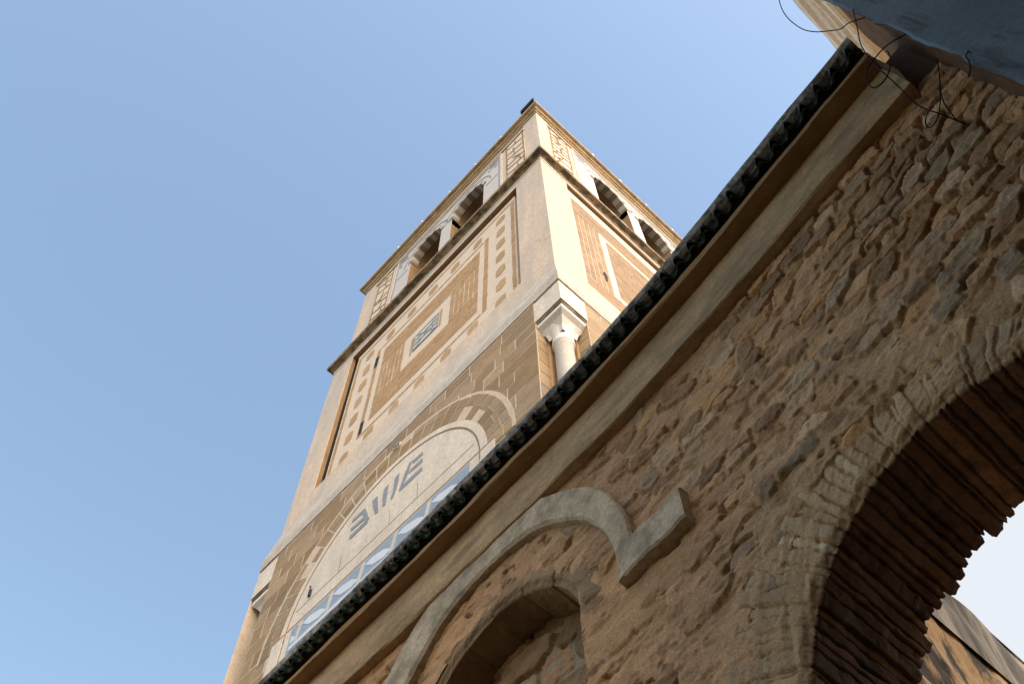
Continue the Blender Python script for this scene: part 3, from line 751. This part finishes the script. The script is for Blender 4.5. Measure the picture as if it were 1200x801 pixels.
def wall_sheet(xs, zs, name, plaster=MORT):
    X, Z = np.meshgrid(xs, zs, indexing='ij')
    E = wall_E(X, Z)
    h, w, cs = rubble(X, Z, E)
    # long horizontal trowel ridges and pits in the plastered part
    sm = 1 - ss(-1.9, -1.0, X)
    h = h + .006 * fbm(X * 1.2, Z * 9, 3, 70) * (1 - E) - .010 * ss(.25, .5, fbm(X * 5, Z * 13, 4, 71)) * (1 - E)
    h = h - .035 * (1 - ss(AR0 + .12, AR0 + .26, np.hypot(X - AX, np.maximum(0, Z - AZc))))
    mort = np.array([.66, .39, .20])[None, None] * (1 + .0 * X[..., None]) + sm[..., None] * np.array([.03, .008, .0])
    C = paint(X, Z, h, w, cs, mort)
    xc = (X[:-1, :-1] + X[1:, 1:]) / 2; zc = (Z[:-1, :-1] + Z[1:, 1:]) / 2
    ra = np.hypot(xc - AX, np.maximum(0, zc - AZc)); rb = np.hypot(xc - BXc, zc - BZc)
    keep = ~(ra < AR0 + .10) & ~((np.abs(xc - BXc) < BHW) & ((zc < BZc + .3) | (rb < BR0 + .06)))
    V = np.stack([X, YW(X) - h, Z], -1).reshape(-1, 3)
    return np_mesh(name, V, grid_faces(len(xs), len(zs), keep), C.reshape(-1, 3), M['rubble'], wall)
wall_sheet(seg_axis([-4.4, BXc - BHW, BXc + BHW, .80], .0075), seg_axis([1.55, 4.56], .0075), 'rubble_face')
lowx = seg_axis([-14, -4.4], .05)
wall_sheet(lowx, seg_axis([-1.6, 4.56], .03), 'far_rubble_face')
wall_sheet(seg_axis([-4.4, BXc - BHW, BXc + BHW, .80], .03), seg_axis([-1.6, 1.55], .03), 'lower_rubble_face')

# --- open archway: ring of thin voussoirs and ribbed soffit
def ring_mesh(name, cx, cz, r_in, r_out, depth, t0, t1, ncut, seed, gapd, nr, nd, nt, mort, base, pitch_jit=.35, endj=.03, smear=.5, pal=PAL, face_gap=None, soffit=None):
    rg = np.random.default_rng(seed)
    b = np.linspace(t0, t1, ncut + 1); b[1:-1] += (rg.random(ncut - 1) - .5) * pitch_jit * (t1 - t0) / ncut
    T = np.linspace(t0, t1, nt)
    S = np.r_[np.linspace(0, 1, nr), 1 + np.linspace(0, 1, nd + 1)[1:]]
    Tm, Sm = np.meshgrid(T, S, indexing='ij')
    if callable(r_out): r_out = r_out(Tm)
    rr = np.where(Sm < 1, r_out + (r_in - r_out) * np.minimum(Sm, 1), r_in)
    dd = np.where(Sm > 1, (Sm - 1) * depth, 0)
    arc = rr * Tm
    Tw = Tm + (.008 * fbm(rr * 9 + dd * 5, Tm * 7, 3, seed) + .005 * vnoise(rr * 30 + dd * 22, Tm * 30, seed + 2)) / 1.
    k = np.clip(np.searchsorted(b, Tw) - 1, 0, ncut - 1)
    dist = np.minimum(Tw - b[k], b[k + 1] - Tw) * r_in
    wob = fbm(arc * 14, (rr - dd) * 14, 4, seed + 3)
    po = (rg.random(ncut) - .5)[k]; pr = (rg.random(ncut) - .5)[k]; ro = rg.random(ncut)[k]; ej = (rg.random(ncut) - .4)[k]
    ce = rg.integers(0, len(pal), ncut)[k]; cb = rg.random(ncut)[k]
    prof = ss(0, .009, dist + .004 * wob)
    sme = ss(-.25, .35, fbm(arc * 3.5, rr * 5 + dd * 2 + 3, 3, seed + 5)) * smear           # mortar smeared over joints
    fg = face_gap if face_gap is not None else gapd
    onf = Sm <= 1
    g_ = np.where(onf, fg * (1 - sme), gapd)
    hh = -g_ * (1 - prof) + .007 * wob + .004 * fbm(arc * 45, rr * 45 + dd * 45, 3, seed + 7)
    edge = 1 - ss(0, .05, np.abs(Sm - 1) * np.where(onf, (r_out - r_in), depth))               # rounded arris
    out = np.where(onf, base + hh + .016 * po - .020 * edge, base * .3 - dd - .012 * edge - endj * ej * np.clip((Sm - 1.6) / .4, 0, 1))
    outer = ss(0, .22, Sm * (r_out - r_in))                                                     # fade into the wall at the rim
    out = np.where(onf, out * outer + (-.022) * (1 - outer), out)
    rad = np.where(onf, rr + .05 * (ro - .5) * (1 - np.minimum(Sm, 1)), r_in - (hh * (.7 + .3 * np.clip(Sm - 1, 0, 1)) + (.012 + .014 * np.clip(Sm - 1, 0, 1)) * pr)) + .012 * edge * onf - 0
    rad = np.where(onf, rad - np.minimum(Sm, 1) ** 6 * (.7 * hh + .012 * pr), rad)
    x = cx + rad * np.cos(Tm); z = cz + rad * np.sin(Tm)
    V = np.stack([x, YW(x) - out, z], -1).reshape(-1, 3)
    w = np.clip(prof * (1 - .75 * sme * onf) * (.65 + .35 * cb), 0, 1)
    cs = 1.25 * pal[ce] * (.75 + .5 * cb)[..., None] * (1 + .3 * wob)[..., None]
    C = paint(arc, rr - dd, hh, w, cs, mort)
    if soffit is not None:                                       # bare brick, coloured darker to stand in for the soffit's shade
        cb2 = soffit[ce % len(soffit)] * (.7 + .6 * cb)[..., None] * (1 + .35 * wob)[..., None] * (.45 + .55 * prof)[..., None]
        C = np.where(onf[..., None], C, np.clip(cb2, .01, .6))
    C = C.reshape(-1, 3)
    return np_mesh(name, V, grid_faces(nt, len(S)), C, M['rubble'], wall)
PAL2 = np.array([[.42, .29, .17], [.48, .36, .235], [.36, .24, .14], [.54, .42, .29], [.31, .205, .115], [.44, .315, .195], [.40, .32, .215]])
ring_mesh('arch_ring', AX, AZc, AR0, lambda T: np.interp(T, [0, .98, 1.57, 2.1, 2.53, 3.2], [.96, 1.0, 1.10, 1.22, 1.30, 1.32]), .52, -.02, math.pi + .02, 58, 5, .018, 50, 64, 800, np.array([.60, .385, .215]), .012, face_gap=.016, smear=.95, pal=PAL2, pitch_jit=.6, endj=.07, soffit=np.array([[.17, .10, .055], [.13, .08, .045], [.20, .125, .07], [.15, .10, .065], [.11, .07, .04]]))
# straight jambs below the springing
jb = MB()
for s in (-1, 1):
    xj = AX + s * AR0; xo = AX + s * .97
    zs = np.arange(-1.6, AZc + .03, .1)
    for za, zb in zip(zs, zs[1:]):
        e = rnd.uniform(-.008, .008); c = tuple(PAL[rnd.randrange(len(PAL))])
        jb.poly([WP(xo, -.02, za), WP(xo, -.02, zb), WP(xj + s * .0, .02 + e, zb), WP(xj, .02 + e, za)], 0, c)
        jb.poly([WP(xj, .02 + e, za), WP(xj, .02 + e, zb), WP(xj, -.52, zb), WP(xj, -.52, za)], 0, c)
jb.build('arch_jamb', M['rubble'], wall)

# --- blind arch: voussoirs, jambs, rubble back, lime moulding and ledge
bt = math.asin(BHW / BR0)
PAL3 = np.array([[.29, .185, .095], [.27, .165, .085], [.31, .20, .11], [.25, .15, .075], [.30, .21, .12]])
ring_mesh('blind_arch_voussoirs', BXc, BZc, BR0, .86, .24, math.pi / 2 - bt, math.pi / 2 + bt, 8, 9, .014, 40, 36, 300, np.array([.46, .32, .19]), .016, endj=0, smear=.7, pal=PAL3, pitch_jit=.5)
def recess():
    xs = seg_axis([BXc - BHW - .06, BXc + BHW + .06], .0085); zs = seg_axis([1.5, 4.06], .0085)
    X, Z = np.meshgrid(xs, zs, indexing='ij')
    E = np.clip(.75 + .3 * fbm(X * 2, Z * 2, 3, 90), 0, 1)
    h, w, cs = rubble(X * .8, Z * .8, E, seed=17, cw=.22, ch=.15, amp=1.3)
    C = paint(X, Z, h, w, cs * .95, np.array([.50, .38, .25]))
    V = np.stack([X, YW(X) + .235 - h, Z], -1).reshape(-1, 3)
    np_mesh('recess_back', V, grid_faces(len(xs), len(zs)), C.reshape(-1, 3), M['rubble'], wall)
    for s in (-1, 1):                                   # jambs, roughly plastered with a rounded arris
        xj = BXc + s * BHW; zs = seg_axis([-1.6, 3.46], .012); ds = np.r_[-.035, np.linspace(0, .25, 22)]
        Zm, Dm = np.meshgrid(zs, ds, indexing='ij')
        h = .010 * fbm(Zm * 9, Dm * 14, 4, 91 + s)
        out = np.where(Dm <= 0, .004, -Dm); x = np.where(Dm < 0, xj + s * .035, xj) - s * h * (Dm > 0)
        V = np.stack([x, YW(x) - out, Zm], -1).reshape(-1, 3)
        n = fbm(Zm * 6, Dm * 9 + 3, 4, 95)
        C = np.array([.45, .31, .185]) * (1 + .25 * n)[..., None]
        np_mesh('recess_jamb', V, grid_faces(len(zs), len(ds)), C.reshape(-1, 3), M['rubble'], wall)
recess()
bb = MB(); bb.poly([WP(x, -.235, z) for x, z in ((BXc - BHW - .05, -1.6), (BXc + BHW + .05, -1.6), (BXc + BHW + .05, 1.5), (BXc - BHW - .05, 1.5))]); bb.build('recess_base', M['band'], wall)

# crescent moulding: outer and inner arcs are not concentric
mo = MB()
OX, OZ, ORr = -2.625, 3.585, 1.05; IX, IZ, IR = -2.55, 3.485, .87
ts = np.linspace(-.205, math.pi + .32, 320)
def cres(t, q):
    """q: 0 outer foot, 1 outer face edge, 2..6 face, 7 inner edge, 8 inner foot"""
    w = .007 * math.sin(t * 5.3 + .4) * math.sin(t * 2.3) + .002 * math.sin(t * 13)
    k = max(0, 1 - (t - ts[0]) / .5); ti = t + .075 * k
    po = (OX + (ORr + w) * math.cos(t), OZ + (ORr + w) * math.sin(t)); pi = (IX + (IR + .6 * w) * math.cos(ti), IZ + (IR + .6 * w) * math.sin(ti))
    f = {0: (0, -.02), 1: (0, .040), 2: (.08, .058), 3: (.5, .064), 4: (.92, .060), 5: (1, .046), 6: (1, -.02)}[q]
    x = po[0] + (pi[0] - po[0]) * f[0]; z = po[1] + (pi[1] - po[1]) * f[0]
    nz = float(fbm(np.array([t * 9.]), np.array([q * .7]), 5, 63)[0])
    return WP(x + .006 * nz, f[1] + .006 * nz, z + .006 * nz)
mo.grid(cres, ts, range(7))
for e in (ts[0], ts[-1]): mo.poly([cres(e, q) for q in range(7)])
mo.build('lime_moulding', M['moulding'], wall, smooth=False)
lg = MB()
xs = np.linspace(-1.645, -1.255, 60)
def ledge_p(x, q):
    j = .006 * float(fbm(np.array([x * 14.]), np.array([q * .6]), 5, 66)[0])
    o, z = {0: (-.03, 3.362), 1: (.062, 3.366), 2: (.070, 3.378), 3: (.070, 3.555), 4: (.050, 3.585), 5: (-.03, 3.60)}[q]
    return WP(x, o + j, z + j)
lg.grid(ledge_p, xs, range(6))
for x in (xs[0], xs[-1]): lg.poly([ledge_p(x, q) for q in range(6)])
lg.build('impost_ledge', M['moulding'], wall)

# --- plaster band, ledge, tile coping
XE = .60
def strip(name, prof, m, x0=-14., x1=XE, step=.02, jit=.006, seed=1, fine_from=-5., wave=0):
    mb = MB()
    xs = np.r_[np.arange(x0, fine_from, .2), np.arange(fine_from, x1 + step / 2, step)]
    J = [(jit * fbm(xs * 2.1 + 9 * i, xs * 0 + i, 5, seed), jit * fbm(xs * 3.3 + 5 * i, xs * 0 + 7 * i, 5, seed + 3)) for i in range(len(prof))]
    yw = YW(xs)
    n = len(mb.v); K = len(prof)
    for a, x in enumerate(xs):
        for i, (o, z) in enumerate(prof): mb.v.append((x, yw[a] - o - J[i][0][a] - (wave * math.cos(2 * math.pi * (x - XE + .055) / .11) if o > .16 else 0), z + J[i][1][a]))
    for a in range(len(xs) - 1):
        for i in range(K - 1): q = a * K + i; mb.f.append((q, q + 1, q + K + 1, q + K)); mb.m.append(0); mb.c.append((1, 1, 1))
    mb.f.append(tuple(range((len(xs) - 1) * K, len(xs) * K))); mb.m.append(0); mb.c.append((1, 1, 1))
    return mb.build(name, m, wall)
strip('plaster_band', [(-.06, 4.50), (.030, 4.497), (.066, 4.50), (.074, 4.508), (.078, 4.56), (.077, 4.64), (.077, 4.70), (.068, 4.706), (.066, 4.78), (.062, 4.86), (.055, 4.90), (-.06, 4.90)], M['band'], jit=.010)
strip('brown_ledge', [(-.06, 4.885), (.10, 4.882), (.150, 4.884), (.157, 4.892), (.158, 4.925), (.150, 4.932), (-.06, 4.935)], M['ledge'], jit=.010, seed=8)
strip('bedding', [(.05, 4.93), (.095, 4.934), (.10, 5.00), (.160, 5.012), (.160, 5.022), (.05, 5.026)], M['gap_shade'], jit=.008, seed=12)  # bedding coloured near black in place of shade below the tiles
# coping tiles: an S-shaped row of glazed pans, half-round covers, grey mortar behind
tl = MB(); PT = .11
ntile = int((XE + 5.6) / PT)
for i in range(ntile):
    xa = XE - (i + 1) * PT; jx = rnd.uniform(-.006, .006); jz = rnd.uniform(-.008, .008); jo = rnd.uniform(-.006, .006)
    xm = xa + PT / 2 + jx
    lean = .035
    # S shaped glazed edge: lip coloured as lit, hollow and outer shell coloured as shaded
    A = .021 + rnd.uniform(-.003, .003)
    def wave(u, q, xa=xa, jz=jz, jo=jo, A=A):
        c = -math.cos(2 * math.pi * u)                            # +1 at the crest in the middle
        x = xa + u * PT + .004 * math.sin(4 * math.pi * u) + .006 * math.sin(2 * math.pi * u)
        oi = .172 + A * c + jo * math.sin(math.pi * u)
        oo = oi + .012 + .024 * (.5 + .5 * c) ** 1.5
        o, z = {0: (oi - .003, 5.09), 1: (oi - .002, 4.996), 2: (oi + .002, 4.990), 3: (oi + .008, 4.992), 4: (oi + .009, 5.030), 5: (max(oi + .0095, oo - .006), 5.030), 6: (oo - .005, 4.994), 7: (oo, 4.996), 8: (oo - .02, 5.085)}[q]
        return WP(x, o, z + jz * math.sin(math.pi * u))
    us = np.linspace(0, 1, 25)
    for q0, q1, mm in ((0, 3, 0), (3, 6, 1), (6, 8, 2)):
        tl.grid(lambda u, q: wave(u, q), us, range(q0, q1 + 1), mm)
tl.build('glazed_tiles', [M['green'], M['gap_shade'], M['green_shaded']], wall, smooth=True)
strip('tile_mortar', [(-.4, 5.040), (.150, 5.040), (.170, 5.042), (.180, 5.046), (.206, 5.058), (.216, 5.085), (.217, 5.105), (.19, 5.13), (-.5, 5.25)], M['dust'], jit=.007, seed=20, wave=.0, step=.01)
# back of the wall
bk = MB(); xs = np.linspace(-14, .8, 120); xs = np.sort(np.r_[xs, AX - .79, AX + .79, np.linspace(AX - .79, AX + .79, 41)])
for p, q in zip(xs, xs[1:]):
    zl = lambda x: AZc + math.sqrt(max(0, .795 ** 2 - (x - AX) ** 2)) if abs(x - AX) < .79 else -1.6
    if p >= AX - .791 and q <= AX + .791: z0, z1 = zl(p), zl(q)
    else: z0 = z1 = -1.6
    bk.poly([WP(p, -.49, z0), WP(q, -.49, z1), WP(q, -.49, 5.25), WP(p, -.49, 5.25)])
bk.poly([WP(-.3, -.03, 4.4), WP(.80, -.03, 4.4), WP(.80, -.03, 5.1), WP(-.3, -.03, 5.1)], 1)
bk.poly([WP(XE - .004, .15, 4.5), WP(XE - .004, -.4, 4.5), WP(XE - .004, -.4, 5.2), WP(XE - .004, .15, 5.02)], 1)
bk.build('wall_back', [M['band'], M['side']], wall)

# ------------------------------------------------------------------ limewashed house end on the right
hx, hy = .70, 1.73
house = thing('limewashed_house', 'tall bluish white limewashed house end at the top right corner, bare brown side', 'house', (2.3, 2.2, GZ))
zs = np.r_[np.arange(-1.6, 2.5, .3), np.arange(2.5, 9.01, .04)]
edge = lambda z: .018 * fbm(np.array([z * 2.0]), np.array([3.]), 5, 77)[0] + .010 * fbm(np.array([z * 9.0]), np.array([1.]), 3, 79)[0]
f = MB(); ed = {float(z): edge(z) for z in zs}
f.grid(lambda z, q: ((hx + ed[float(z)], hx + .012 + ed[float(z)], hx + .5, 3.9)[q], hy + (.004, 0, .004, 0)[q] + .006 * math.sin(z * 5 + q), z), zs, range(4))
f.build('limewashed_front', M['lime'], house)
f = MB()
def sidep(z, q):
    dz = 1 - (1 - .05) * float(ss(5.45, 5.95, z + 3 * edge(z)))
    if q == 7: return (1.28, hy + .68, z)
    y = (0, .02, .08, .16, .24, .36, .62)[q] * dz
    w = .012 * fbm(np.array([z * 6.]), np.array([y * 9]), 4, 81)[0]
    return (hx + (ed[float(z)] if q == 0 else .03 + 1.2 * w + (.02 if q > 2 else 0)), hy + .012 + y, z)
f.grid(sidep, zs, range(8))
f.build('bare_side', M['side'], house)
f = MB(); f.box(hx + .02, 3.9, hy + .01, hy + .6, 9.0, 9.1); f.build('roof', M['lime'], house)
f = MB()
for k in range(7):                                   # turquoise paint left on the upper part
    cx, cz, r = 1.02 + .11 * k + .03 * math.sin(k * 5), 4.42 - .02 * k, .09 + .03 * math.sin(k * 3.1)
    f.poly([(cx + r * math.cos(t) * (1 + .25 * math.sin(3 * t + k)), hy - .008 - .0006 * k, cz + 2.4 * r * math.sin(t)) for t in np.linspace(0, 2 * math.pi, 18)[:-1]])
M['teal'] = mat('turquoise_paint', (.16, .34, .38), (.22, .40, .42), scale=9, bump=.3, bscale=30)
f.build('turquoise_paint', M['teal'], house)

# ------------------------------------------------------------------ white house with a moulded cornice behind the wall
wh = thing('white_house', 'brightly lit white house with moulded cornice, just showing above the tile coping', 'house', (2.3, 4.6, GZ))
f = MB(); f.box(1.27, 5.2, 2.42, 4.3, -1.6, 9.98); f.build('wall', M['tan'], wh)
f = MB()
prof = [(1.27, 9.94), (1.235, 9.97), (1.225, 10.05), (1.185, 10.07), (1.18, 10.13), (1.155, 10.15), (1.13, 10.22), (1.09, 10.25), (1.075, 10.40), (1.1, 10.42), (1.6, 10.5)]
f.grid(lambda y, q: (prof[q][0] + .006 * math.sin(y * 9 + q) - .012 * (y - 3.4), y, prof[q][1]), np.linspace(2.42, 4.3, 30), range(len(prof)))
f.build('moulded_cornice', M['bright'], wh)
f = MB(); f.box(1.6, 5.2, 2.42, 4.3, 10.3, 10.52); f.build('roof', M['bright'], wh)

# ------------------------------------------------------------------ weathered wall in the alley, seen through the archway
al = thing('alley_wall', 'streaked grey topped ochre wall seen through the open archway', 'wall', (-1.1, 6.5, GZ))
M['streak'] = mat('streaked_coping', (.58, .53, .45), (.32, .29, .23), scale=3, bump=.5, bscale=24, stain=(.06, .05, .035), stain_amt=.9, sscale=(3, 4.5, .6), thr=(.45, .62))
M['golden'] = mat('golden_render', (.72, .50, .26), (.58, .38, .18), scale=5, bump=1., bscale=18, stain=(.035, .025, .015), stain_amt=.95, sscale=(5, 5.5, 2.0), thr=(.50, .58))
f = MB()
ys = np.r_[np.linspace(2.84, 5.5, 130), np.linspace(5.6, 11, 40)]; zt = np.linspace(3.5, 4.0, 12)
f.grid(lambda y, z: (-.92 + .012 * math.sin(y * 7 + z * 5) * math.sin(z * 9), y, z + .010 * math.sin(y * 11) * (z > 3.95)), ys, zt)
f.poly([(-.92, 2.84, 4.0), (-.92, 11, 4.0), (-1.35, 11, 4.05), (-1.35, 2.84, 4.05)]); f.poly([(-.92, 2.84, 3.5), (-1.35, 2.84, 3.5), (-1.35, 2.84, 4.05), (-.92, 2.84, 4.0)])
f.build('streaked_top', M['streak'], al)
f = MB()
zt = np.linspace(-1.6, 3.5, 110)
f.grid(lambda y, z: (-.95 + .02 * math.sin(y * 5 + z * 4) * math.sin(z * 7 + y) + .035 * float(fbm(np.array([y * 3.]), np.array([z * 4.]), 4, 99)[0]), y, z + (.06 if z > 3.49 else 0)), ys, zt)
f.poly([(-.95, 2.84, -1.6), (-1.35, 2.84, -1.6), (-1.35, 2.84, 3.5), (-.95, 2.84, 3.5)]); f.poly([(-1.35, 2.84, -1.6), (-1.35, 11, -1.6), (-1.35, 11, 4.05), (-1.35, 2.84, 4.05)])
f.build('render', M['golden'], al)

# ------------------------------------------------------------------ cables
def smooth_path(P, k=8):
    P = [Vector(p) for p in P]; P = [P[0] * 2 - P[1]] + P + [P[-1] * 2 - P[-2]]; out = []
    for a, b, c, d in zip(P, P[1:], P[2:], P[3:]):
        for i in range(k):
            t = i / k; out.append(.5 * ((2 * b) + (c - a) * t + (2 * a - 5 * b + 4 * c - d) * t * t + (3 * b - a - 3 * c + d) * t ** 3))
    return out + [P[-2]]
def cable(pts, r, label, group=None):
    m = MB(); m.tube(smooth_path(pts), r, 7)
    o = m.build('cable', M['cable'], None, loc=pts[0], smooth=True); tag(o, label, 'cable', group)
cable([(0.66, 1.7, 6.6), (0.636, 1.7, 6.346), (0.586, 1.7, 6.154), (0.543, 1.7, 5.947), (0.515, 1.7, 5.717), (0.504, 1.7, 5.427), (0.522, 1.7, 5.237), (0.554, 1.7, 5.103), (0.59, 1.7, 4.989), (0.633, 1.7, 4.964), (0.70, 1.735, 4.958)], .0028, 'thin black cable hanging in a wide loop against the sky')
cable([(0.71, 1.725, 5.14), (0.628, 1.72, 4.864), (0.581, 1.72, 4.713), (0.551, 1.72, 4.57), (0.526, 1.72, 4.42), (0.513, 1.72, 4.252), (0.499, 1.74, 4.071), (0.482, 1.76, 3.902), (0.488, 1.78, 3.818), (0.505, 1.80, 3.744), (0.545, 1.9, 3.75)], .0028, 'dark cable running from the tile end down across the plaster band to the rubble')
cable([(0.6, 1.72, 4.397), (0.568, 1.72, 4.284), (0.513, 1.72, 4.199), (0.471, 1.72, 4.176), (0.441, 1.72, 4.199), (0.446, 1.72, 4.287), (0.484, 1.72, 4.388), (0.524, 1.72, 4.427), (.62, 1.72, 4.45), (.72, 1.74, 4.43)], .003, 'dark cable curled in a small loop in front of the plaster band')
cable([(0.722, 1.9, 4.381), (0.661, 1.9, 4.231), (0.601, 1.9, 4.1), (0.547, 1.9, 3.998), (0.508, 1.9, 3.943), (0.471, 1.9, 3.928), (0.465, 1.9, 3.96), (0.492, 1.9, 4.024), (0.541, 1.9, 4.064)], .0028, 'dark cable dangling over the bare rubble with a hooked end')
cable([(0.64, 1.9, 4.18), (0.616, 1.9, 4.131), (0.578, 1.9, 4.018), (0.556, 1.9, 3.907), (0.541, 1.9, 3.811)], .0028, 'short straight cable end over the bare rubble beside the hooked cable')
cable([(0.735, 1.735, 3.86), (0.708, 1.72, 3.805), (0.695, 1.72, 3.751), (0.668, 1.72, 3.691), (0.643, 1.72, 3.657)], .0028, 'short dark cable stub below the white house edge')
# ------------------------------------------------------------------ houses on the near side of the lane (behind the viewer)
op = thing('lane_house', 'plain brown house across the lane behind the viewer, outside the picture, with a wing added to shade the street', 'house', (-5, -3.5, GZ))
f = MB(); f.box(-16, 5, -7.5, -2.6, -1.6, 2.2); f.build('wall', M['house'], op)
f = MB(); f.box(-16.1, .34, -7.6, -2.5, 2.2, 2.4); f.build('roof', M['house'], op)
f = MB(); f.box(-.15, 5, -2.59, -.45, -1.6, 13.0); f.box(2.4, 5, -.449, 1.66, -1.6, 9.0); f.build('shading_wing', M['house'], op)  # tall unseen wing and lane end, added to darken the street wall
f = MB(); f.box(-3.2, -2.2, -2.62, -2.56, -1.55, .5); f.build('door', M['wood'], op)
